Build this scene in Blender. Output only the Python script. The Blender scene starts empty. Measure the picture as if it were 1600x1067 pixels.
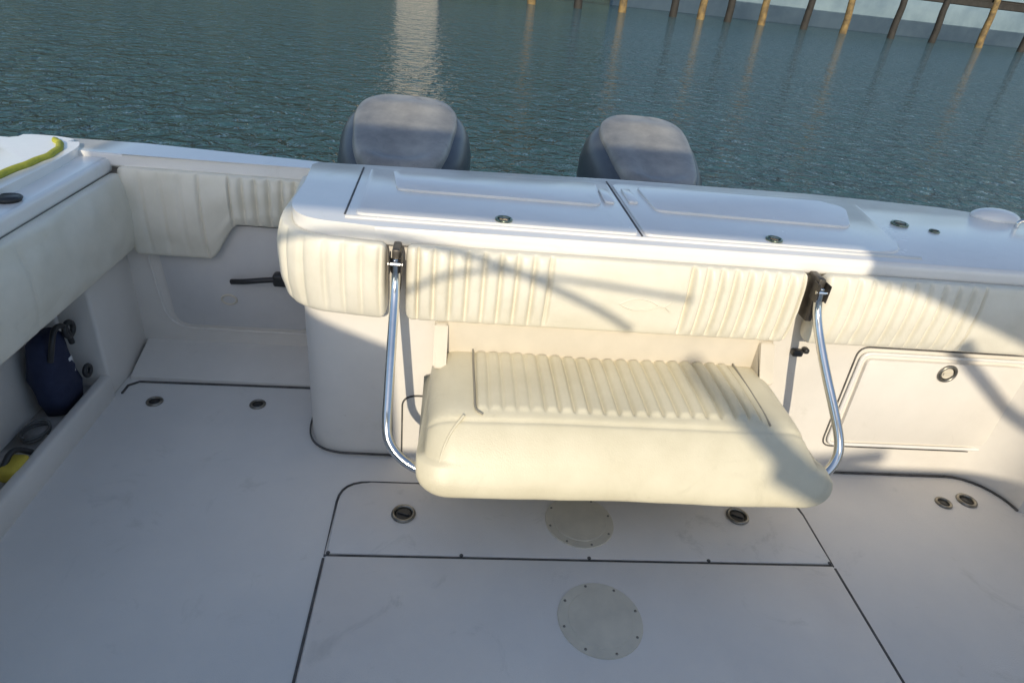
import bpy, bmesh, math, random
from mathutils import Vector, Matrix, noise
random.seed(4)
S=bpy.context.scene
S.view_settings.view_transform='Standard'; S.view_settings.look='None'; S.view_settings.exposure=0
COL=S.collection

# ---------------------------------------------------------------- materials
def mat(name,c1,c2=None,rough=.4,scale=6,bump=0,bscale=200,metal=0,spec=.5,rvar=.1,coat=0,detail=6,lo=.35,hi=.65,smudge=0,stain=None,crease_shade=0):
    m=bpy.data.materials.new(name); m.use_nodes=True
    n=m.node_tree.nodes; l=m.node_tree.links; b=n["Principled BSDF"]
    tc=n.new("ShaderNodeTexCoord")
    no=n.new("ShaderNodeTexNoise"); no.inputs["Scale"].default_value=scale; no.inputs["Detail"].default_value=detail; no.inputs["Roughness"].default_value=.62
    l.new(tc.outputs["Object"],no.inputs["Vector"])
    r=n.new("ShaderNodeValToRGB"); c2=c2 or tuple(x*.86 for x in c1)
    r.color_ramp.elements[0].position=lo; r.color_ramp.elements[1].position=hi
    r.color_ramp.elements[0].color=(*c2,1); r.color_ramp.elements[1].color=(*c1,1)
    l.new(no.outputs["Fac"],r.inputs["Fac"]); src=r.outputs["Color"]
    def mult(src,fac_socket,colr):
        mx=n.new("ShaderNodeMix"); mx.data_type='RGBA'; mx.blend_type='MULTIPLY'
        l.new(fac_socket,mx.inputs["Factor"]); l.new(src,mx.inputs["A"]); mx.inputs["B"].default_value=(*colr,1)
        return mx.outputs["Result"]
    def mask(scale,lo,hi,det=9,dist=1.2,ro=.7,strx=(1,1,1)):
        mp=n.new("ShaderNodeMapping"); mp.inputs["Scale"].default_value=strx; l.new(tc.outputs["Object"],mp.inputs["Vector"])
        n3=n.new("ShaderNodeTexNoise"); n3.inputs["Scale"].default_value=scale; n3.inputs["Detail"].default_value=det; n3.inputs["Roughness"].default_value=ro; n3.inputs["Distortion"].default_value=dist
        l.new(mp.outputs["Vector"],n3.inputs["Vector"])
        q=n.new("ShaderNodeMapRange"); q.inputs["From Min"].default_value=lo; q.inputs["From Max"].default_value=hi; l.new(n3.outputs["Fac"],q.inputs["Value"]); return q.outputs["Result"]
    if smudge:
        k=1-smudge; src=mult(src,mask(4.5,.58,.74),(k,k,k*.98))
    if stain:
        src=mult(src,mask(.9,.45,.7,4,.3,.5),stain)
        src=mult(src,mask(9,.66,.72,10,.6,.75,(1,3,1)),(.80,.77,.72))
    if crease_shade:
        at=n.new("ShaderNodeAttribute"); at.attribute_name="crease_shade"; k=1-crease_shade  # groove shade painted into the vinyl colour, along pleats and sewn seam lines
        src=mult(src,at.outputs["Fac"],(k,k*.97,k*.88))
    l.new(src,b.inputs["Base Color"])
    mr=n.new("ShaderNodeMapRange"); mr.inputs["To Min"].default_value=max(0,rough-rvar); mr.inputs["To Max"].default_value=min(1,rough+rvar)
    l.new(no.outputs["Fac"],mr.inputs["Value"]); l.new(mr.outputs["Result"],b.inputs["Roughness"])
    b.inputs["Metallic"].default_value=metal; b.inputs["Specular IOR Level"].default_value=spec
    b.inputs["Coat Weight"].default_value=coat; b.inputs["Coat Roughness"].default_value=.15
    if bump:
        n2=n.new("ShaderNodeTexNoise"); n2.inputs["Scale"].default_value=bscale; n2.inputs["Detail"].default_value=3
        l.new(tc.outputs["Object"],n2.inputs["Vector"])
        bp=n.new("ShaderNodeBump"); bp.inputs["Strength"].default_value=bump; bp.inputs["Distance"].default_value=.002
        l.new(n2.outputs["Fac"],bp.inputs["Height"]); l.new(bp.outputs["Normal"],b.inputs["Normal"])
    return m
M={}
M['gel']=mat('gelcoat',(.83,.815,.785),(.77,.755,.73),.24,3,.05,60,coat=.3,smudge=.08)
M['liner']=mat('liner_gelcoat',(.80,.76,.70),(.73,.695,.64),.38,3,.1,80,smudge=.10,stain=(.93,.91,.88))
M['doorp']=mat('grey_liner_gelcoat',(.64,.63,.61),(.57,.56,.55),.4,3,.1,80,smudge=.10)
M['deck']=mat('nonskid_deck',(.82,.78,.725),(.73,.70,.66),.6,1.3,.5,380,detail=8,smudge=.16,stain=(.86,.895,.93))
M['hatch']=mat('nonskid_hatch',(.84,.79,.725),(.74,.70,.655),.6,2.0,.5,380,detail=8,smudge=.22,stain=(.93,.90,.88))
M['vinyl']=mat('cream_vinyl',(.79,.75,.64),(.72,.68,.565),.42,7,.25,260,smudge=.10,crease_shade=.5)
M['vinyl2']=mat('aged_cream_vinyl',(.70,.65,.495),(.62,.57,.42),.4,5,.25,260,smudge=.14,crease_shade=.42)
M['seam']=mat('vinyl_piping',(.30,.28,.23),rough=.6)
M['gasket']=mat('rubber_gasket',(.05,.048,.045),(.13,.125,.12),.7,14)
M['black']=mat('black_plastic',(.03,.03,.03),rough=.4)
M['brown']=mat('brown_grey_bracket_metal',(.13,.115,.10),(.06,.053,.046),.38,25,metal=.6)
M['steel']=mat('stainless_steel',(.80,.80,.78),(.68,.68,.66),.12,9,metal=1,rvar=.05)
M['bronze']=mat('tarnished_metal',(.36,.34,.30),(.17,.16,.14),.33,30,metal=.9)
M['greenmetal']=mat('tarnished_green_metal',(.32,.36,.28),(.10,.13,.09),.28,40,metal=.95)
M['plate']=mat('aged_plastic_plate',(.69,.63,.51),(.60,.55,.45),.55,12,.2,300,smudge=.1)
M['panel']=mat('beige_panel',(.66,.60,.50),(.58,.53,.44),.5,5)
M['navy']=mat('navy_fabric',(.012,.018,.05),(.02,.028,.07),.75,12,.4,300)
M['cowl']=mat('blue_grey_cowling',(.065,.078,.095),(.045,.054,.068),.36,7,.1,90)
M['cowltop']=mat('weathered_grey_cowling_top',(.32,.32,.31),(.15,.155,.16),.42,4,.2,120,detail=9,smudge=.5)
M['yellow']=mat('yellow_foam',(.65,.5,.06),(.5,.38,.05),.7,20,.4,120)
M['rope']=mat('yellow_rope',(.42,.42,.05),(.30,.32,.04),.8,40,.6,150)
M['dirt']=mat('grimy_shelf',(.55,.52,.49),(.22,.20,.18),.7,9)
M['cord']=mat('grey_cord',(.16,.16,.15),(.08,.08,.08),.6,20)
M['white']=mat('white_patch',(.7,.7,.7),rough=.6)
M['wood']=mat('weathered_wood',(.035,.033,.03),(.018,.017,.015),.8,3,.5,40)
M['wood2']=mat('yellowed_wood',(.26,.18,.07),(.09,.065,.035),.8,3,.5,40)
M['wall']=mat('pale_seawall',(.22,.31,.37),(.13,.20,.26),.8,.35,detail=9)
M['leaf']=mat('foliage',(.070,.092,.068),(.035,.05,.035),.9,.8,.6,3)
M['house']=mat('white_siding',(.42,.39,.33),rough=.7,scale=1)
M['roof']=mat('roof_shingle',(.12,.11,.10),rough=.9,scale=3)
M['glass']=mat('dark_window',(.03,.04,.05),rough=.1)

# ---------------------------------------------------------------- helpers
def newobj(name,bm,m,smooth=True,autos=None,crease_shade=None):
    if crease_shade is not None:
        lay=bm.verts.layers.float.new("crease_shade")
        for v in bm.verts: v[lay]=crease_shade.get(v,0.0)
    bmesh.ops.recalc_face_normals(bm,faces=bm.faces)
    me=bpy.data.meshes.new(name); bm.to_mesh(me); bm.free()
    xs=[v.co.x for v in me.vertices]; ys=[v.co.y for v in me.vertices]; zs=[v.co.z for v in me.vertices]
    o0=Vector(((min(xs)+max(xs))/2,(min(ys)+max(ys))/2,min(zs)))
    me.transform(Matrix.Translation(-o0))
    o=bpy.data.objects.new(name,me); o.location=o0; COL.objects.link(o)
    me.materials.append(M[m] if isinstance(m,str) else m)
    if smooth:
        for p in me.polygons: p.use_smooth=True
        if autos: 
            try: me.set_sharp_from_angle(angle=math.radians(autos))
            except Exception: pass
    return o
def par(c,p):
    c.parent=p; bpy.context.view_layer.update(); c.matrix_parent_inverse=p.matrix_world.inverted(); return c
def add_box(bm,x0,x1,y0,y1,z0,z1,bev=0,seg=3):
    r=bmesh.ops.create_cube(bm,size=1); vs=r['verts']
    for v in vs: v.co=Vector(((x0+x1)/2+v.co.x*(x1-x0),(y0+y1)/2+v.co.y*(y1-y0),(z0+z1)/2+v.co.z*(z1-z0)))
    if bev:
        es={e for v in vs for e in v.link_edges}
        bmesh.ops.bevel(bm,geom=list(es),offset=bev,segments=seg,profile=.5,affect='EDGES')
def box(name,m,*a,bev=.01,seg=3):
    bm=bmesh.new(); add_box(bm,*a,bev=bev,seg=seg); return newobj(name,bm,m,autos=40)
def rpoly(pts,r,seg=6):
    out=[];n=len(pts)
    for i in range(n):
        p=Vector(pts[i]);a=Vector(pts[i-1])-p;b=Vector(pts[(i+1)%n])-p
        rr=r[i] if isinstance(r,(list,tuple)) else r
        if rr<=0: out.append(tuple(p)); continue
        d=min(rr,a.length*.49,b.length*.49)
        A=p+a.normalized()*d;B=p+b.normalized()*d
        for k in range(seg+1):
            t=k/seg; q=A*(1-t)**2+p*2*t*(1-t)+B*t*t; out.append(tuple(q))
    return out
def extr(name,m,pts,z0,z1,bev=.008,axis='z',seg=3,autos=40,bm=None):
    own=bm is None
    if own: bm=bmesh.new()
    def mk(p,h):
        if axis=='z': return (p[0],p[1],h)
        if axis=='y': return (p[0],h,p[1])
        return (h,p[0],p[1])
    A=[bm.verts.new(mk(p,z0)) for p in pts]; B=[bm.verts.new(mk(p,z1)) for p in pts]
    n=len(pts); fs=[bm.faces.new(A),bm.faces.new(B)]
    for i in range(n): fs.append(bm.faces.new((A[i],A[(i+1)%n],B[(i+1)%n],B[i])))
    if bev:
        es=[e for f in fs[:2] for e in f.edges]
        bmesh.ops.bevel(bm,geom=es,offset=bev,segments=seg,profile=.5,affect='EDGES')
    if own: return newobj(name,bm,m,autos=autos)
def add_tube(bm,pts,r,seg=12,closed=False,cap=True):
    pts=[Vector(p) for p in pts]; n=len(pts); rings=[]; up=None
    for i in range(n):
        if closed: t=(pts[(i+1)%n]-pts[i-1]).normalized()
        else: t=(pts[min(i+1,n-1)]-pts[max(i-1,0)]).normalized()
        if up is None: up=Vector((0,0,1)) if abs(t.z)<.9 else Vector((0,1,0))
        a=t.cross(up).normalized(); up=a.cross(t).normalized()
        rr=r[i] if isinstance(r,list) else r
        rings.append([bm.verts.new(pts[i]+(a*math.cos(2*math.pi*k/seg)+up*math.sin(2*math.pi*k/seg))*rr) for k in range(seg)])
    m=n if closed else n-1
    for i in range(m):
        A=rings[i];B=rings[(i+1)%n]
        for k in range(seg): bm.faces.new((A[k],A[(k+1)%seg],B[(k+1)%seg],B[k]))
    if cap and not closed: bm.faces.new(rings[0]); bm.faces.new(rings[-1])
def tube(name,m,pts,r,seg=12,closed=False):
    bm=bmesh.new(); add_tube(bm,pts,r,seg,closed); return newobj(name,bm,m)
def smooth(pts,it=3):
    pts=[Vector(p) for p in pts]
    for _ in range(it):
        q=[pts[0]]
        for i in range(len(pts)-1):
            a,b=pts[i],pts[i+1]; q+= [a*.75+b*.25,a*.25+b*.75]
        q.append(pts[-1]); pts=q
    return pts
def resample(pts,ds):
    pts=[Vector(p) for p in pts]; L=[0]
    for i in range(1,len(pts)): L.append(L[-1]+(pts[i]-pts[i-1]).length)
    n=max(2,int(L[-1]/ds)); out=[]; j=0
    for k in range(n+1):
        s=L[-1]*k/n
        while j<len(L)-2 and L[j+1]<s: j+=1
        t=(s-L[j])/max(1e-9,L[j+1]-L[j]); out.append((pts[j].lerp(pts[j+1],t),s))
    return out,L[-1]
def padded(name,m,path,t,z0f,z1f,dispf,ds=.005,side=1,rend=.03,nprof=44,e=3.6,seed=0,wr=.004):
    P,L=resample([(p[0],p[1]) for p in path],ds); bm=bmesh.new(); rings=[]; cr={}
    for i,(p,s) in enumerate(P):
        a=P[max(0,i-1)][0];b=P[min(len(P)-1,i+1)][0]; tg=(b-a).normalized(); nr=Vector((tg.y,-tg.x))*side
        d=min(s,L-s); sh=0
        if d<rend: sh=rend*(1-math.sqrt(max(0,1-(1-d/rend)**2)))
        z0=z0f(s)+sh; z1=z1f(s)-sh; tt=max(.004,t-sh*.9); ring=[]
        for k in range(nprof):
            th=2*math.pi*k/nprof; c=math.cos(th); sn=math.sin(th)
            u=math.copysign(abs(c)**(2/e),c); w=math.copysign(abs(sn)**(2/e),sn)
            wn=max(0,u)**2; dd,cc=dispf(s,w)
            n=tt/2+tt/2*u+ wn*dd + wn*wr*(noise.noise(Vector((s*5,w*2,seed)))+.4*noise.noise(Vector((s*17,w*4,seed))))
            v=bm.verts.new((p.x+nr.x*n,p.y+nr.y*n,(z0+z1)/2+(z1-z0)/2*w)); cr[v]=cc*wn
            ring.append(v)
        rings.append(ring)
    for i in range(len(rings)-1):
        A=rings[i];B=rings[i+1]
        for k in range(nprof): bm.faces.new((A[k],A[(k+1)%nprof],B[(k+1)%nprof],B[k]))
    bm.faces.new(rings[0]); bm.faces.new(rings[-1])
    return newobj(name,bm,m,crease_shade=cr)
def pleat(x,pitch,A,wd):
    ph=(x/pitch)%1
    d=min(ph,1-ph)*pitch; g=math.exp(-(d/wd)**2)
    return -A*g+A*.4*math.sin(math.pi*ph), g*min(1,A/.012)
def seamd(x,x0,A=.008,wd=.004):
    g=math.exp(-((x-x0)/wd)**2); return -A*g,g*.9
def disc(bm,cx,cy,z,r,h,seg=40,bev=.002):
    r_=bmesh.ops.create_cone(bm,cap_ends=True,segments=seg,radius1=r,radius2=r-bev,depth=h)
    for v in r_['verts']: v.co+=Vector((cx,cy,z+h/2))
    return r_['verts']
def torus_pts(cx,cy,z,r,n=32,ry=None): return [(cx+r*math.cos(2*math.pi*k/n),cy+(ry or r)*math.sin(2*math.pi*k/n),z) for k in range(n)]
def strip3(name,m,pts,w,up,h=.003,closed=False):
    bm=bmesh.new(); pts=[Vector(p) for p in pts]; up=Vector(up); n=len(pts); R=[]
    for i in range(n):
        t=(pts[(i+1)%n if closed else min(i+1,n-1)]-pts[i-1 if (closed or i>0) else 0]).normalized()
        a=t.cross(up).normalized()*w/2
        R.append([bm.verts.new(pts[i]+a-up*.004),bm.verts.new(pts[i]+a*.8+up*h),bm.verts.new(pts[i]-a*.8+up*h),bm.verts.new(pts[i]-a-up*.004)])
    for i in range(n if closed else n-1):
        A=R[i];B=R[(i+1)%n]
        for k in range(4): bm.faces.new((A[k],A[(k+1)%4],B[(k+1)%4],B[k]))
    if not closed: bm.faces.new(R[0]); bm.faces.new(R[-1])
    return newobj(name,bm,m,smooth=False)

# ================================================================= BOAT
boat=bpy.data.objects.new("boat",None); boat.location=(.46,0,-.35); boat.empty_display_size=.3; COL.objects.link(boat)
boat["label"]="white sport fishing boat cockpit with cream upholstery, floating beside a dock"; boat["category"]="boat"
B=lambda o:par(o,boat)
XL,XR=-1.19,2.09
bm=bmesh.new()
vs=[bm.verts.new(p) for p in [(XL-.02,-3,0),(XR+.02,-3,0),(XR+.02,2.34,0),(XL-.02,2.34,0)]]; bm.faces.new(vs)
deck=B(newobj("deck",bm,'deck',False))
h1=rpoly([(-.305,1.285),(1.225,1.285),(1.225,1.575),(-.305,1.575)],[.0,.0,.09,.09])
hl=B(extr("deck_hatch",'hatch',h1,-.01,.006,bev=.003)); hl["label"]="narrow rear deck hatch lid"
h2=[(-.305,.2),(1.225,.2),(1.225,1.275),(-.305,1.275)]
hl2=B(extr("deck_hatch",'hatch',h2,-.01,.006,bev=.003)); hl2["label"]="large square deck hatch lid"
par(strip3("hatch_gasket",'gasket',[(p[0]+(-.006 if p[0]<.4 else .006),p[1]+(.006 if p[1]>1.4 else -.005),0.001) for p in h1],.008,(0,0,1),.002,closed=True),hl)
par(strip3("hatch_gasket",'gasket',[(-.311,1.270,.001),(-.311,.2,.001)],.008,(0,0,1),.002),hl2)
par(strip3("hatch_gasket",'gasket',[(1.231,.2,.001),(1.231,1.270,.001)],.008,(0,0,1),.002),hl2)
def screw(cx,cy,z,r,p,m='bronze'):
    bm=bmesh.new(); disc(bm,cx,cy,z,r,.002,10,.001); return par(newobj("screw",bm,m),p)
def deck_plate(cx,cy,r,par_,z=.006):
    bm=bmesh.new(); disc(bm,cx,cy,z-.002,r,.006); disc(bm,cx,cy,z+.003,r*.76,.0025)
    o=newobj("inspection_plate",bm,'plate',autos=30); par(o,par_)
    for k in range(8):
        a=2*math.pi*(k+.3)/8; screw(cx+r*.9*math.cos(a),cy+r*.9*math.sin(a),z+.0035,.0042,o)
deck_plate(.456,1.08,.117,boat); deck_plate(.452,1.43,.110,boat)
def latch(cx,cy,z,r,name="hatch_latch",nrm='z',parent=None,m='bronze',hm='black'):
    bm=bmesh.new(); add_tube(bm,torus_pts(0,0,.003,r*.86,28),r*.16,8,True); disc(bm,0,0,-.001,r*.8,.003,28,.001)
    o=newobj(name,bm,m); bm=bmesh.new(); disc(bm,0,0,.001,r*.62,.002,24,.001); add_box(bm,-r*.5,r*.5,-r*.14,r*.14,.002,.008,.001,1)
    q=newobj("latch_handle" ,bm,hm,autos=30)
    Rr=Matrix.Rotation(math.radians(90),4,'X') if nrm=='y' else Matrix.Rotation(random.uniform(-.6,.6),4,'Z')
    for w in (o,q): w.matrix_world=Matrix.Translation((cx,cy,z))@Rr@Matrix.Translation(w.location)
    bpy.context.view_layer.update()
    par(q,o); par(o,parent or boat); return o
latch(-.10,1.44,.006,.037,parent=hl); latch(.99,1.47,.006,.037,parent=hl)
def drain(cx,cy,z,r):
    bm=bmesh.new(); add_tube(bm,torus_pts(cx,cy,z+.002,r*.85,24),r*.2,8,True)
    o=B(newobj("deck_drain",bm,'bronze')); bm=bmesh.new(); disc(bm,cx,cy,z,r*.8,.0025,20,.0005); 
    par(newobj("drain_grate",bm,'black'),o)
for x,y,r in [(-1.04,1.96,.028),(-.68,1.97,.028),(1.80,1.57,.028),(1.90,1.585,.034)]: drain(x,y,.0,r)
for x in (-.30,.08,.46,.83,1.22): screw(x,1.286,.006,.006,hl,'gasket')

# transom box
plan=[(-.455,2.26)]+[tuple(p) for p in smooth([(-.455,2.05),(-.455,1.72),(-.15,1.715)],4)]+[(1.9,1.715)]
fil=[(1.9+.17*math.sin(a),1.545+.17*math.cos(a)) for a in [math.pi/2*k/8 for k in range(9)]]
plan+=fil+[(XR+.01,1.52),(XR+.03,2.34),(-.455,2.34)]
def dedupe(p):
    o=[]
    for q in p:
        if not o or (Vector(q)-Vector(o[-1])).length>1e-4: o.append(q)
    return o
plan=dedupe(plan)
tr=B(extr("transom",'liner',plan,-.01,.80,bev=0))
bpath=[(-.475,2.235)]+[tuple(p) for p in smooth([(-.46,2.05),(-.455,1.735),(-.20,1.705)],4)]+[(2.06,1.705)]
cap=dedupe([(-.485,2.28)]+[(p[0]-.012,p[1]-.008) for p in bpath[:-1]]+[(2.12,1.70),(2.42,2.05),(2.30,2.26),(1.90,2.36),(1.4,2.375),(.6,2.35),(0,2.30)])
tc=B(extr("transom_cap",'gel',cap,.785,.84,bev=.022,seg=5))
def lid(name,pts,z0,z1,r,bev=.006,p=tc,m='gel'):
    return par(extr(name,m,rpoly(pts,r),z0,z1,bev=bev),p)
lid("storage_lid",[(-.275,1.775),(.555,1.775),(.548,2.27),(-.285,2.22)],.83,.847,.02)
lid("storage_lid",[(.575,1.775),(1.42,1.775),(1.52,2.30),(.568,2.27)],.83,.847,[.02,.10,.05,.02])
lid("livewell_lid",[(-.18,1.995),(.48,1.995),(.50,2.24),(-.21,2.20)],.842,.855,.03)
lid("livewell_lid",[(.66,1.985),(1.33,1.97),(1.42,2.17),(1.38,2.24),(.65,2.235)],.842,.855,.03)
for x,y in ((.515,2.10),(.60,2.12)):
    par(box("lid_hinge",'gel',x-.016,x+.016,y-.07,y+.07,.846,.856,bev=.004),tc)
for pth in ([(-.305,1.77,.8405),(-.315,2.24,.8405)],[(.565,1.77,.8405),(.558,2.31,.8405)]):
    par(strip3("lid_gap",'gasket',pth,.006,(0,0,1),.0015),tc)
for x,y,z,r in [(.15,1.80,.847,.026),(.99,1.805,.847,.026),(1.58,2.08,.84,.030),(1.68,2.03,.84,.018)]:
    latch(x,y,z,r,"flush_cleat",parent=tc,m='greenmetal',hm='bronze')
par(tube("moulded_ridge",'gel',[(-.30,1.752,.839),(.6,1.75,.839),(1.45,1.757,.839)],.008,8),tc)

# transom coaming bolster: three separate pads with a gap behind each bracket
def xdisp(x,w):
    d=-.012*w*w; c=0
    def acc(t,k=1):
        nonlocal d,c
        d+=t[0]*k; c=max(c,t[1]*k)
    if -.66<x<-.19: acc(pleat(x+.04,.05,.008,.007),(1-.3*w*w))
    if -.09<x<.287: acc(pleat(x+.09,.0470,.016,.007))
    if .70<x<1.045: acc(pleat(x-.705,.0425,.016,.007))
    if 1.17<x<1.62: acc(pleat(x-1.17,.046,.011,.007))
    for x0 in (-.090,.290,.70,1.045,1.625): acc(seamd(x,x0,.014,.005))
    return d,c
i0=[p for p in bpath if p[0]<-.21]
pad_a=i0+[(-.176,1.7045)]
LA=resample(pad_a,.01)[1]
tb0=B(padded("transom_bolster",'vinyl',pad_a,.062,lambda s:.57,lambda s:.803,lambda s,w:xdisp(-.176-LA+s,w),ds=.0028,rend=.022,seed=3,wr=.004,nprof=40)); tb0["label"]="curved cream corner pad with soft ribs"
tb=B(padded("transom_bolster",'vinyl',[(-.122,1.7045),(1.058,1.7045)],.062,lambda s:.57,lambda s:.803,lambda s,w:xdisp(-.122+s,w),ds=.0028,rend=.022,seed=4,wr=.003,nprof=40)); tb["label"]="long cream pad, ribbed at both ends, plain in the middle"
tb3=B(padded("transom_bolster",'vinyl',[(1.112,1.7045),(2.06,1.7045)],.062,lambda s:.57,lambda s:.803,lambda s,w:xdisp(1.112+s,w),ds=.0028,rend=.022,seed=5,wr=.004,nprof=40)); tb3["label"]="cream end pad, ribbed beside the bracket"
bm=bmesh.new()
yE=1.7045-.0618
add_tube(bm,smooth([(.50,yE,.675),(.54,yE,.697),(.59,yE,.693),(.63,yE,.668),(.655,yE,.69)],3),.0022,6)
add_tube(bm,smooth([(.50,yE,.675),(.54,yE,.657),(.59,yE,.66),(.63,yE,.682),(.655,yE,.66)],3),.0022,6)
par(newobj("stitched_emblem",bm,'vinyl'),tb)

front=1.713
par(strip3("transom_gap",'gasket',[(-.165,front,.565),(-.165,front,.0)],.006,(0,-1,0),.002),tr)
par(strip3("transom_gap",'gasket',[(-.13,front,.0)]+[(p[0],front,p[1]) for p in smooth([(-.13,.17),(-.13,.26),(-.02,.26)],3)]+[(.9,front,.26)],.006,(0,-1,0),.002),tr)
par(strip3("base_seam",'gasket',[(-.463,2.1,.012)]+[(p[0]-.004,p[1]-.004,.012) for p in smooth([(-.460,2.05),(-.460,1.715),(-.15,1.71)],4)],.006,(0,0,1),.002),tr)
par(strip3("base_seam",'gasket',[(1.2,1.708,.006),(1.9,1.708,.006)]+[(p[0]-.006,p[1]-.006,.006) for p in fil],.007,(0,0,1),.002),tr)
dr=B(extr("transom_door",'liner',rpoly([(1.40,.16),(1.97,.16),(1.98,.50),(1.385,.50)],.025),1.700,1.72,bev=.005,axis='y'))
fo=rpoly([(1.36,.125),(2.00,.125),(2.02,.54),(1.345,.54)],.04)
par(strip3("door_frame_gap",'gasket',[(p[0],front,p[1]) for p in fo],.005,(0,-1,0),.002,closed=True),dr)
fr=rpoly([(1.375,.14),(1.985,.14),(2.0,.52),(1.365,.52)],.03)
bm=bmesh.new(); add_tube(bm,[(p[0],1.708,p[1]) for p in fr],.007,6,True); par(newobj("door_frame",bm,'gel'),dr)
latch(1.68,1.699,.465,.033,"door_latch",nrm='y',parent=dr,hm='plate')
B(box("drink_clip",'black',1.115,1.150,1.69,1.715,.50,.522,bev=.006)); B(box("drink_clip",'black',1.150,1.168,1.69,1.715,.512,.53,bev=.006))

# ---- port passage
st=extr("door_sill",'liner',[(2.09,-.01),(2.095,.012),(2.12,.020),(2.29,.075),(2.33,.075),(2.33,-.01)],XL+.01,-.455,bev=.004,axis='x'); B(st)
par(strip3("sill_seam",'gasket',[(XL+.02,2.0,.003),(XL+.02,2.05,.003),(XL+.05,2.078,.003),(-.47,2.088,.003)],.007,(0,0,1),.003),st)
sd=B(box("stern_door",'liner',XL-.02,-.45,2.28,2.36,.0,.77,bev=.004))
rp=rpoly([(-1.09,.13),(-.51,.13),(-.51,.46),(-1.12,.46)],[.10,.05,.03,.05])
bm=bmesh.new(); add_tube(bm,[(p[0],2.279,p[1]) for p in rp],.006,6,True); par(newobj("door_moulding",bm,'liner'),sd)
bm=bmesh.new(); extr("x",'deck',rpoly([(-1.05,.155),(-.53,.155),(-.53,.58),(-1.08,.58)],.05),2.268,2.285,bev=.006,axis='y',bm=bm); par(newobj("door_panel",bm,'doorp',autos=40),sd)
bm=bmesh.new(); add_tube(bm,smooth([(-.82,2.262,.355),(-.76,2.235,.372),(-.68,2.235,.385),(-.60,2.24,.39)],2),.011,8); add_box(bm,-.66,-.56,2.225,2.27,.36,.41,.01,2); par(newobj("door_handle",bm,'black',autos=50),sd)
bm=bmesh.new(); add_tube(bm,[(-.84+.028*math.cos(2*math.pi*k/24),2.266,.275+.02*math.sin(2*math.pi*k/24)) for k in range(24)],.004,6,True); par(newobj("door_button",bm,'plate'),sd)
def z0d(s):
    x=-1.15+s
    t=max(0,min(1,(x+.88)/.12)); return .455+.14*(t*t*(3-2*t))
def ddisp(s,w):
    x=-1.15+s; d=-.010*w*w; c=0
    if x>-.78: t=pleat(x+.78,.045,.013,.0075); d+=t[0]; c=t[1]
    elif x<-.88: t=pleat(x+.88,.065,.004,.009); d+=t[0]; c=t[1]
    t=seamd(x,-.88,.01,.005); return d+t[0],max(c,t[1])
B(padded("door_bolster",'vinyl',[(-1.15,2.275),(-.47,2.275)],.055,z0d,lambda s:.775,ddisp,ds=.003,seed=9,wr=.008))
B(extr("stern_cap",'gel',[(-1.46,2.25),(-1.12,2.25),(-1.05,2.262),(-.47,2.25),(-.47,2.36),(-1.1,2.40),(-1.40,2.40)],.77,.815,bev=.012))

# ---- port gunwale
gw=B(extr("gunwale",'gel',[(-1.47,-3.2),(-1.165,-3.2),(-1.165,2.26),(-1.47,2.26)],.745,.80,bev=.018,seg=4)); gw["label"]="white gunwale with raised outer edge"
par(extr("gunwale_edge",'gel',rpoly([(-1.54,-3.2),(-1.25,-3.2),(-1.24,2.10),(-1.27,2.36),(-1.54,2.36)],[0,0,.15,.14,.12],seg=10),.74,.826,bev=.028,seg=7),gw)
def gdisp(s,w):
    d=-.014*w*w; c=0
    for x0 in (.62,1.3,2.0): t=seamd(s,x0,.008,.005); d+=t[0]; c=max(c,t[1])
    return d,c
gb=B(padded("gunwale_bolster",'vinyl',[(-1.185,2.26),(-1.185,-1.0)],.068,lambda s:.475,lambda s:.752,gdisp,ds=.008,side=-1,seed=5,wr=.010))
B(box("liner_post",'liner',-1.40,XL,1.985,2.29,.0,.75,bev=.012))
B(box("locker_back",'liner',-1.37,-1.35,-3.0,2.2,-.05,.74,bev=0.002))
B(box("locker_shelf",'dirt',-1.36,-1.20,-3.0,1.985,.02,.045,bev=.003))
B(box("locker_lip",'liner',-1.225,XL+.005,-3.0,1.99,-.01,.09,bev=.012))
B(box("locker_ceiling",'liner',-1.40,-1.18,-3.0,1.985,.72,.745,bev=.003))
B(box("locker_divider",'gel',-1.352,-1.30,1.955,1.978,.04,.73,bev=.005))
# ---- starboard gunwale
sg=B(extr("gunwale",'gel',[(2.085,-3.2),(2.46,-3.2),(2.46,1.9),(2.40,2.10),(2.085,1.9)],.745,.825,bev=.02,seg=4))
B(box("liner_side",'liner',XR,XR+.03,-3.0,1.9,-.02,.75,bev=.002))
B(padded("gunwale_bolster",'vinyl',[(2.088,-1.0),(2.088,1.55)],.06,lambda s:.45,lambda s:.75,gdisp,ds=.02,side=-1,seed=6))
bm=bmesh.new(); bmesh.ops.create_uvsphere(bm,u_segments=24,v_segments=12,radius=1)
for v in bm.verts: v.co=Vector((2.09+v.co.x*.10,2.26+v.co.y*.06,.84+max(-.1,v.co.z)*.035))
par(newobj("corner_casting",bm,'gel'),tc)
tb2=tube("flush_cleat",'steel',smooth([(2.10,2.16,.84),(2.10,2.16,.870),(2.20,2.13,.870),(2.20,2.13,.84)],2),.008,8); par(tb2,tc)
hp=[(-1.52,-3.5),(-1.52,2.28),(-1.38,2.38),(-.5,2.34),(.6,2.345),(1.9,2.34),(2.40,2.16),(2.44,1.9),(2.44,-3.5)]
bm=bmesh.new(); T=[bm.verts.new((p[0],p[1],.77)) for p in hp]; Lw=[bm.verts.new((p[0]*.9+.046,p[1]-.05,-.7)) for p in hp]
for i in range(len(hp)-1): bm.faces.new((T[i],T[i+1],Lw[i+1],Lw[i]))
bm.faces.new(Lw); B(newobj("hull",bm,'gel',False))
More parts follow.
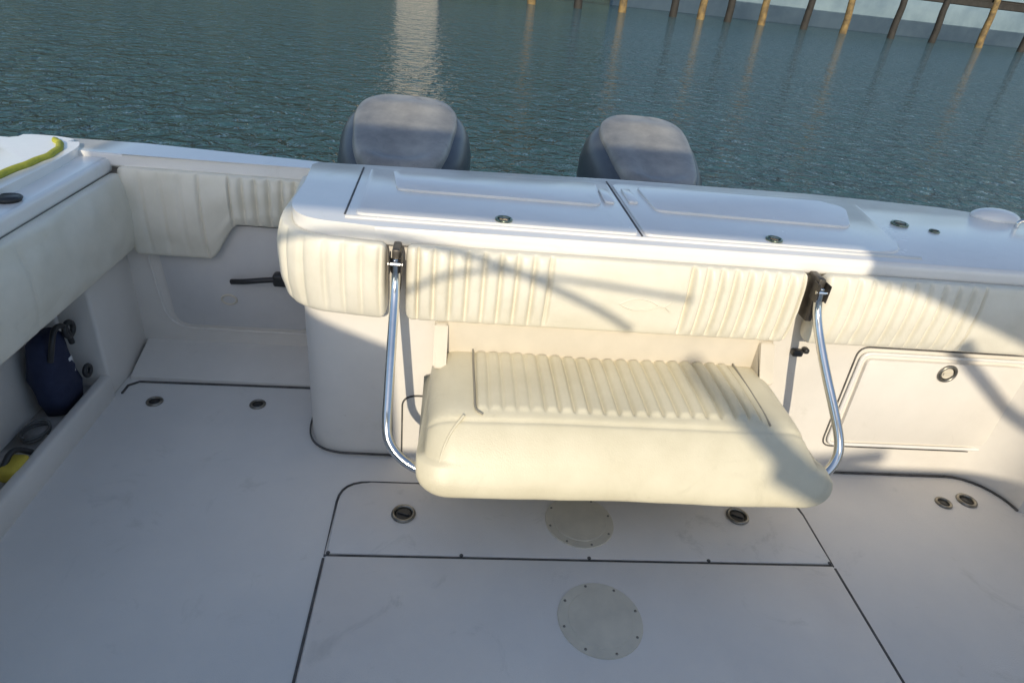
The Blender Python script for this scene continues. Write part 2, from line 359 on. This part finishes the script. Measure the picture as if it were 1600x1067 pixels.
B(box("motor_bracket",'gel',-.75,1.65,2.35,2.62,-.45,.05,bev=.03))

# ---- bench seat
def seat():
    prof=[(1.70,.33),(1.705,.44),(1.69,.460),(1.60,.464),(1.50,.465),(1.42,.463),(1.378,.457),(1.345,.435),(1.30,.385),(1.262,.33),(1.245,.295),(1.25,.265),(1.29,.25),(1.40,.25),(1.55,.27),(1.66,.30)]
    q=[Vector(p) for p in prof]
    for _ in range(3):
        q2=[]
        for i in range(len(q)):
            a,b=q[i],q[(i+1)%len(q)]; q2+=[a*.75+b*.25,a*.25+b*.75]
        q=q2
    cen=Vector((1.48,.36)); x0,x1=-.040,1.07; N=400; bm=bmesh.new(); rings=[]; rend=.085; cr={}
    for i in range(N+1):
        u=i/N
        x=x0+(x1-x0)*u; d=min(x-x0,x1-x); sh=0
        if d<rend: sh=1-math.sqrt(max(0,1-(1-d/rend)**2))
        ring=[]
        for p in q:
            v=p-cen
            fy=1-.22*sh if v.x<0 else 1-.06*sh
            top=v.y>0
            fz=1-(.75 if top else .55)*sh
            y=cen.x+v.x*fy; z=cen.y+v.y*fz; cc=0
            if p.y>.44 and 1.39<p.x<1.69:
                wy=min(1,(p.x-1.39)/.012,(1.69-p.x)/.012)
                if .09<x<.915: z+=.004*min(1,(x-.09)/.010,(.915-x)/.010)*wy
                if .28<x<.91: t=pleat(x-.28,.042,.010,.0062); z+=t[0]*wy; cc=t[1]*wy
                elif .09<x<=.28: t=pleat(x-.09,.038,.005,.0062); z+=t[0]*wy; cc=t[1]*wy
            if p.y>.40:
                g=math.exp(-((p.x-1.362)/.005)**2); z-=.005*g; cc=max(cc,.5*g)
            nz=noise.noise(Vector((x*3,p.x*4,p.y*4)))*.005+noise.noise(Vector((x*13,p.x*9,p.y*16)))*.0014
            z+=nz*(1 if top else .5); y+=nz*.9
            # right flank slopes down and outward
            xx=x+(x-.5)*(.04 if v.y<0 else 0)+(.03*max(0,(x-.85)/.22)*(-v.y/.1) if x>.85 else 0)
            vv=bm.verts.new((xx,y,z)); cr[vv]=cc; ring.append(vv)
        rings.append(ring)
    K=len(q)
    for i in range(N):
        A=rings[i];Bq=rings[i+1]
        for k in range(K): bm.faces.new((A[k],A[(k+1)%K],Bq[(k+1)%K],Bq[k]))
    bm.faces.new(rings[0]); bm.faces.new(rings[-1])
    return newobj("bench_seat",bm,'vinyl2',crease_shade=cr)
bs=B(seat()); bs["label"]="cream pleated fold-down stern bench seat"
for pts in ([(.085,1.69,.466),(.085,1.60,.466),(.088,1.45,.466),(.088,1.385,.462),(.11,1.372,.457)],
            [(.92,1.375,.459),(.922,1.45,.465),(.922,1.69,.465)]):
    par(tube("piping",'seam',smooth(pts,2),.003,6),bs)
par(tube("piping",'vinyl2',smooth([(.06,1.368,.455),(.02,1.33,.415),(-.002,1.285,.350),(.002,1.252,.285)],2),.0045,6),bs)
par(box("seat_back_panel",'panel',-.02,1.03,1.685,1.712,.43,.565,bev=.004),bs)
for x0,x1 in ((-.035,.005),(.985,1.03)):
    par(extr("seat_side_bolster",'panel',rpoly([(1.60,.44),(1.70,.44),(1.70,.56),(1.675,.56)],.012),x0,x1,bev=.01,axis='x'),bs)
def arm(sx,bx,cx):
    d=1 if cx>bx else -1; L=lambda t:sx+(bx-sx)*t
    path=[(sx,1.632,.775),(L(.1),1.626,.70),(L(.4),1.53,.585),(L(.85),1.42,.465),(bx,1.375,.412),(bx+.004*d,1.352,.376),(bx+.028*d,1.330,.345),(bx+.07*d,1.312,.318),(cx,1.300,.303)]
    a=par(tube("support_arm",'steel',smooth(path,3),.0135,14),bs)
    bm=bmesh.new(); add_box(bm,sx-.011,sx+.011,1.634,1.70,.66,.80,.005,2); par(newobj("mounting_bracket",bm,'brown',autos=40),a)
    for k in (-1,1):
        bm=bmesh.new(); add_box(bm,sx+k*.016-.002,sx+k*.016+.002,1.61,1.65,.735,.79,.002,2); par(newobj("hinge_plate",bm,'brown',autos=40),a)
    bm=bmesh.new(); add_tube(bm,[(sx-.020,1.618,.765),(sx+.020,1.618,.765)],.005,8); par(newobj("hinge_pin",bm,'steel',autos=40),a)
arm(-.148,-.145,-.015); arm(1.085,1.145,1.06)

# ---- outboard motors
def ring_loft(bm,specs,seg=56):
    rings=[]
    for (z,hw,yf,yb,e,sl,tap) in specs:
        yc=(yf+yb)/2; hl_=(yb-yf)/2; R=[]
        for k in range(seg):
            th=2*math.pi*k/seg; c=math.cos(th); s=math.sin(th)
            u=math.copysign(abs(c)**(2/e),c); w=math.copysign(abs(s)**(2/e),s)
            y=yc+w*hl_; x=u*hw*(1+tap*w)
            R.append(bm.verts.new((x,y,z+sl*(y-yc))))
        rings.append(R)
    for i in range(len(rings)-1):
        A=rings[i];Bq=rings[i+1]
        for k in range(seg): bm.faces.new((A[k],A[(k+1)%seg],Bq[(k+1)%seg],Bq[k]))
    bm.faces.new(rings[0]); bm.faces.new(rings[-1])
def motor(cx,dz,sc=1):
    bm=bmesh.new()
    ring_loft(bm,[(-.85,.05,2.75,3.0,2.2,0,0),(-.5,.07,2.72,3.02,2.2,0,0),(-.1,.11,2.66,3.05,2.5,0,0),(.22,.17,2.6,3.1,2.8,0,0)])
    add_box(bm,-.12,.12,2.5,2.72,-.2,.25,.03,2)
    for v in bm.verts: v.co.x+=cx
    mid=B(newobj("outboard_motor",bm,'cowl',autos=50))
    bm=bmesh.new()
    ring_loft(bm,[(.20,.17,2.58,3.12,2.6,0,.05),(.30,.235,2.53,3.18,2.7,0,.08),(.45,.27,2.50,3.22,2.7,.02,.12),(.60,.285,2.49,3.23,2.7,.06,.12),(.70,.286,2.49,3.22,2.7,.10,.12),(.765,.272,2.50,3.19,2.7,.15,.13),(.805,.247,2.515,3.15,2.7,.19,.15),(.825,.215,2.54,3.12,2.7,.21,.18)])
    for v in bm.verts: v.co.x=v.co.x*sc+cx; v.co.z+=dz
    cw=par(newobj("cowling",bm,'cowl',autos=70),mid)
    bm=bmesh.new()
    # denser crown so the sculpted scoop and shoulders read
    sp=[(.76,.205,2.485,3.10,3.4,.22,.16),(.815,.212,2.475,3.10,3.4,.23,.18),(.842,.208,2.480,3.09,3.4,.24,.19),(.855,.198,2.495,3.08,3.3,.24,.19)]
    for k in range(1,9):
        t=k/9; sp.append((.855+.013*math.sin(t*math.pi/2),.198*(1-t)+.01*t,2.495+.30*t,3.08-.22*t,3.3-1*t,.24,.19*(1-t)))
    ring_loft(bm,sp)
    for v in bm.verts:
        w=(v.co.x)/.24; y=v.co.y
        if v.co.z>.8: v.co.z-=.018*abs(w)**3
        if v.co.z>.80 and abs(w)<.85:
            f=max(0,min(1,(2.95-y)/.35))
            v.co.z-=.026*f*math.exp(-(w/.42)**4)            # broad scoop towards the front
            v.co.z+=.010*math.exp(-((y-2.98)/.05)**2)*(1-abs(w)) # raised rear lip
        v.co.x=v.co.x*sc+cx; v.co.z+=dz
    par(newobj("cowling_top",bm,'cowltop',autos=45),cw)
    return mid
motor(-.225,.012); motor(.845,.018,.92)

# ---- unseen sun blockers added behind the viewer to shape the sun patches
yb=-1.25
hb=B(box("sun_blocker_wall",'gel',-1.45,2.35,yb-.06,yb,.0,1.49,bev=.01));  # added unseen wall, its height set to keep the deck in shade
B(extr("sun_blocker_side",'gel',[(-1.66,1.495),(-.50,1.495),(-.53,1.90),(-.84,2.02),(-.92,2.505),(-1.66,2.505)],yb-.06,yb,axis='y',bev=.004))  # added unseen blocker, outline cut to the sunlit area on the transom
B(extr("sun_blocker_side",'gel',[(2.10,1.495),(2.35,1.495),(2.35,2.505),(.95,2.505),(.90,2.25),(1.05,2.22),(1.3,2.13),(1.6,2.03),(1.85,1.75)],yb-.06,yb,axis='y',bev=.004))  # added unseen blocker, sloping edge shapes the light on bolster and door
B(box("sun_blocker_top",'gel',-1.66,2.4,-1.55,yb+.02,2.51,2.85,bev=.03))  # added unseen block that shades the motors and back of the transom
B(box("shadow_beam",'gel',-.93,.96,yb-.02,yb+.04,2.345,2.375,bev=.008))  # added unseen bar that throws a shadow band on the transom cap
def rail(pts,r): B(tube("shadow_rail",'steel',smooth(pts,3),r,8))  # unseen tubes added for the shadows they cast on bolster, door and seat
rail([(-.92,yb+.1,2.18),(-.60,yb+.1,2.225),(-.25,yb+.1,2.17),(.1,yb+.1,2.03),(.22,yb+.1,1.96)],.013)
rail([(-.5,yb+.1,2.02),(-.3,yb+.1,2.13),(-.05,yb+.1,2.12),(.38,yb+.1,2.075)],.009)
rail([(2.0,yb+.1,1.44),(1.3,yb+.1,1.98)],.024)
rail([(.15,yb-2.2,2.98),(.50,yb-2.3,2.66),(.95,yb-2.2,2.50)],.045)  # added far forward, out of view, to dapple the seat with shadow
rail([(.35,yb-2.2,2.70),(.60,yb-2.3,2.60),(1.0,yb-2.2,2.62)],.035)

# ================================================================= loose things
bag_c=Vector((-1.28,1.845,.10))
bm=bmesh.new()
specs=[(-.05,.036,-.053,.053),(.02,.046,-.072,.072),(.10,.048,-.076,.076),(.17,.044,-.068,.07),(.215,.036,-.052,.052),(.24,.02,-.03,.034)]
ring_loft(bm,[(z,hw,a,b,3,0,0) for z,hw,a,b in specs],40)
for v in bm.verts:
    nn=noise.noise(v.co*16)*.020; v.co+=Vector((nn,nn*.8,nn*.3)); v.co+=bag_c
bag=newobj("duffel_bag",bm,'navy'); bag["label"]="small navy blue fabric bag with black straps in side locker"; bag["category"]="bag"
bm=bmesh.new(); add_tube(bm,smooth([bag_c+Vector(p) for p in [(.04,-.055,.17),(.055,-.045,.235),(.045,0,.265),(.05,.045,.25),(.045,.065,.17)]],3),.009,8); par(newobj("strap",bm,'black'),bag)
bm=bmesh.new(); add_tube(bm,[bag_c+Vector((.05,.06+.024*math.cos(a),.225+.024*math.sin(a))) for a in [2*math.pi*k/20 for k in range(20)]],.009,8,True); par(newobj("buckle",bm,'black'),bag)
bm=bmesh.new(); add_tube(bm,[bag_c+Vector((.06,.08+.018*math.cos(a),.05+.018*math.sin(a))) for a in [2*math.pi*k/20 for k in range(20)]],.008,8,True); par(newobj("buckle",bm,'black'),bag)
bm=bmesh.new(); add_box(bm,bag_c.x+.048,bag_c.x+.053,bag_c.y+.01,bag_c.y+.035,bag_c.z+.08,bag_c.z+.14,.002,1); par(newobj("patch",bm,'white'),bag)
pts=[(-1.29+.035*math.cos(t),1.70+.05*math.sin(t),.052+.0010*t+.003*math.sin(t*2.3)) for t in [k*.35 for k in range(50)]]
cc_=tube("coiled_cord",'cord',pts,.0045,6); cc_["label"]="thin grey cord coiled on the side locker shelf"; cc_["category"]="cord"
bm=bmesh.new(); add_box(bm,-1.275,-1.215,1.475,1.555,.045,.10,.016,3)
for v in bm.verts: v.co+=Vector((1,1,1))*noise.noise(v.co*20)*.007
sp=newobj("sponge",bm,'yellow'); sp["label"]="yellow foam sponge lying on side locker shelf"; sp["category"]="sponge"
bm=bmesh.new(); add_tube(bm,smooth([(-1.26,1.49,.09),(-1.25,1.54,.13),(-1.23,1.58,.08)],2),.009,8); par(newobj("handle",bm,'black'),sp)
pts=[(-1.30,y,.832) for y in (-1,-.2,.6,1.2,1.6,1.85)]+[(-1.285,2.02,.832),(-1.275,2.14,.830),(-1.305,2.25,.830),(-1.36,2.31,.826)]
bm=bmesh.new(); add_tube(bm,[p+Vector((.002*math.sin(i*.5),0,0)) for i,p in enumerate(smooth(pts,4))],.011,8)
rp_=newobj("dock_line",bm,'rope'); rp_["label"]="yellow green dock rope lying along white gunwale"; rp_["category"]="rope"
bm=bmesh.new(); disc(bm,-1.215,1.79,.799,.030,.012,28); rh=newobj("rod_holder",bm,'black'); par(rh,gw)
bm=bmesh.new(); add_tube(bm,torus_pts(-1.215,1.79,.808,.030,28),.004,8,True); par(newobj("rod_holder_rim",bm,'black'),rh)

# ================================================================= setting
wm=bpy.data.materials.new("water"); wm.use_nodes=True; n=wm.node_tree.nodes; l=wm.node_tree.links; b=n["Principled BSDF"]
b.inputs["Base Color"].default_value=(.036,.086,.098,1); b.inputs["Roughness"].default_value=.07; b.inputs["IOR"].default_value=1.33
g=n.new("ShaderNodeNewGeometry"); mp=n.new("ShaderNodeMapping"); mp.inputs["Scale"].default_value=(1,1.05,1); mp.inputs["Rotation"].default_value=(0,0,.25)
l.new(g.outputs["Position"],mp.inputs["Vector"])
n1=n.new("ShaderNodeTexNoise"); n1.inputs["Scale"].default_value=5.0; n1.inputs["Detail"].default_value=3.2; n1.inputs["Roughness"].default_value=.58; n1.inputs["Distortion"].default_value=.6
n2=n.new("ShaderNodeTexNoise"); n2.inputs["Scale"].default_value=1.5; n2.inputs["Detail"].default_value=2
l.new(mp.outputs["Vector"],n1.inputs["Vector"]); l.new(mp.outputs["Vector"],n2.inputs["Vector"])
ma=n.new("ShaderNodeMath"); ma.operation='MULTIPLY_ADD'; ma.inputs[1].default_value=1.0
l.new(n2.outputs["Fac"],ma.inputs[0]); l.new(n1.outputs["Fac"],ma.inputs[2])
bp_=n.new("ShaderNodeBump"); bp_.inputs["Strength"].default_value=1; bp_.inputs["Distance"].default_value=.23
l.new(ma.outputs[0],bp_.inputs["Height"]); l.new(bp_.outputs["Normal"],b.inputs["Normal"])
bm=bmesh.new(); vs=[bm.verts.new(p) for p in [(-2500,-900,-.35),(2500,-900,-.35),(2500,2800,-.35),(-2500,2800,-.35)]]; bm.faces.new(vs)
me=bpy.data.meshes.new("water"); bm.to_mesh(me); bm.free(); wo=bpy.data.objects.new("water",me); COL.objects.link(wo); me.materials.append(wm); wo["kind"]="structure"

def dockp(u): return Vector((3.2+u*.988,42.5+u*.15))
bm=bmesh.new()
ang=math.atan2(.15,.988); Rm=Matrix.Rotation(ang,4,'Z')
add_box(bm,-8,52,.2,2.2,2.45,2.6,.01,1); add_box(bm,-8,52,-.05,.12,2.1,2.44,.01,1); add_box(bm,-8,52,1.9,2.05,2.1,2.44,.01,1)
for k in range(0,60): add_box(bm,-8+k*1.0,-7.05+k*1.0,.15,2.25,2.605,2.65,.005,1)
for v in bm.verts: v.co=Rm@v.co+Vector((3.2,42.5,0))
dk=newobj("wooden_dock",bm,'wood',False); dk["label"]="long weathered wooden dock standing on pilings over water"; dk["category"]="dock"
def pile(m,r=.23):
    bm=bmesh.new(); add_tube(bm,[(0.02*math.sin(z*3),.02*math.cos(z*2),z) for z in (-1.5,-.6,-.35,0,.5,1.0,1.6,2.4,2.9)],[r*1.08,r*1.06,r*1.05,r,r*.97,r*.95,r*.92,r*.9,r*.88],14)
    me=bpy.data.meshes.new("dock_piling"); bmesh.ops.recalc_face_normals(bm,faces=bm.faces); bm.to_mesh(me); bm.free(); me.materials.append(M[m])
    for p in me.polygons: p.use_smooth=True
    return bpy.data.objects.new("dock_piling",me)
us=[0.4,3.2,6.0,9.4,11.4,13.4,16.0,19.2,22.2,26.0,29.4,33.4,37.2,41.5,46]
yl={0,2,4,6,8,11,13}
A=pile('wood'); Bp=pile('wood2')
for i,u in enumerate(us):
    o=(Bp if i in yl else A).copy(); p=dockp(u); o.location=(p.x,p.y-.1-max(0,(16-u)*.2),0); o.rotation_euler=(random.uniform(-.02,.02),random.uniform(-.03,.03),random.random()*6)
    o["label"]="yellowed round wooden piling standing in water under dock" if i in yl else "dark round wooden piling standing in water under dock"
    o["category"]="piling"; o["group"]="pilings holding up the dock"; COL.objects.link(o)
bm=bmesh.new(); add_box(bm,8,70,6.0,6.6,-1.2,3.6,.02,1); add_box(bm,8,70,5.9,6.7,3.605,3.8,.02,1)
for v in bm.verts: v.co=Rm@v.co+Vector((3.2,42.5,0))
sw=newobj("seawall",bm,'wall',False); sw["label"]="pale blue grey seawall behind the wooden dock"; sw["category"]="seawall"
bm=bmesh.new(); add_box(bm,-260,260,62,200,-1,.3,.05,1); bk=newobj("far_bank",bm,'leaf',False); bk["kind"]="structure"
bm=bmesh.new()
for i in range(260):
    x=-135+i*1.2+random.uniform(-.4,.4); y=random.uniform(68,84); r=random.uniform(3,5.5); h=random.uniform(6,11)*(1 if x<10 else .75)
    rr=bmesh.ops.create_icosphere(bm,subdivisions=2,radius=1)
    for v in rr['verts']:
        d=1+.45*noise.noise(v.co*2.2+Vector((i,0,0))); v.co=Vector((x+v.co.x*r*d,y+v.co.y*r*d,max(.0,h*.5+v.co.z*h*.55*d)))
tw=newobj("far_woods",bm,'leaf',False); tw["kind"]="stuff"
bm=bmesh.new(); add_box(bm,-5.6,-2.2,60,65,-.6,4.5,.02,1); bh=newobj("boathouse",bm,'house',False); bh["label"]="white boathouse with dark roof on the far bank"; bh["category"]="boathouse"
par(extr("roof",'roof',[(-6.0,4.5),(-1.8,4.5),(-3.9,6.1)],59.6,65.4,axis='y',bev=.02),bh)
for x in (-4.9,-3.7): par(box("window",'glass',x,x+.7,59.96,60.01,1.7,2.9,bev=.01),bh)

# ================================================================= light & camera
el=math.radians(26); 
ld=Vector((.12,1,0)).normalized()*math.cos(el)+Vector((0,0,-math.sin(el)))
sun=bpy.data.lights.new("sun",'SUN'); sun.energy=3.6; sun.angle=math.radians(.6); sun.color=(1,.88,.68)
so=bpy.data.objects.new("sun",sun); so.rotation_euler=ld.to_track_quat('-Z','Y').to_euler(); COL.objects.link(so)
w=bpy.data.worlds.new("World"); S.world=w; w.use_nodes=True; wn=w.node_tree.nodes; wl=w.node_tree.links
sk=wn.new("ShaderNodeTexSky"); sk.sky_type='NISHITA'; sk.sun_disc=False; sk.sun_elevation=el
sd_=-ld; sk.sun_rotation=math.atan2(sd_.x,sd_.y)
wl.new(sk.outputs["Color"],wn["Background"].inputs["Color"]); wn["Background"].inputs["Strength"].default_value=.175

f=1000.0
Yv=Vector((-70,600,-f)).normalized(); Xv=Vector((7940,-340,-f)); Xv=(Xv-Yv*Xv.dot(Yv)).normalized(); Zv=Xv.cross(Yv)
R=Matrix((Xv,Yv,Zv))
cam=bpy.data.cameras.new("camera"); cam.lens=22.5; cam.sensor_width=36; cam.clip_end=6000; cam.clip_start=.05
co=bpy.data.objects.new("camera",cam); co.matrix_world=Matrix.Translation((0,0,1.5))@R.to_4x4(); COL.objects.link(co); S.camera=co
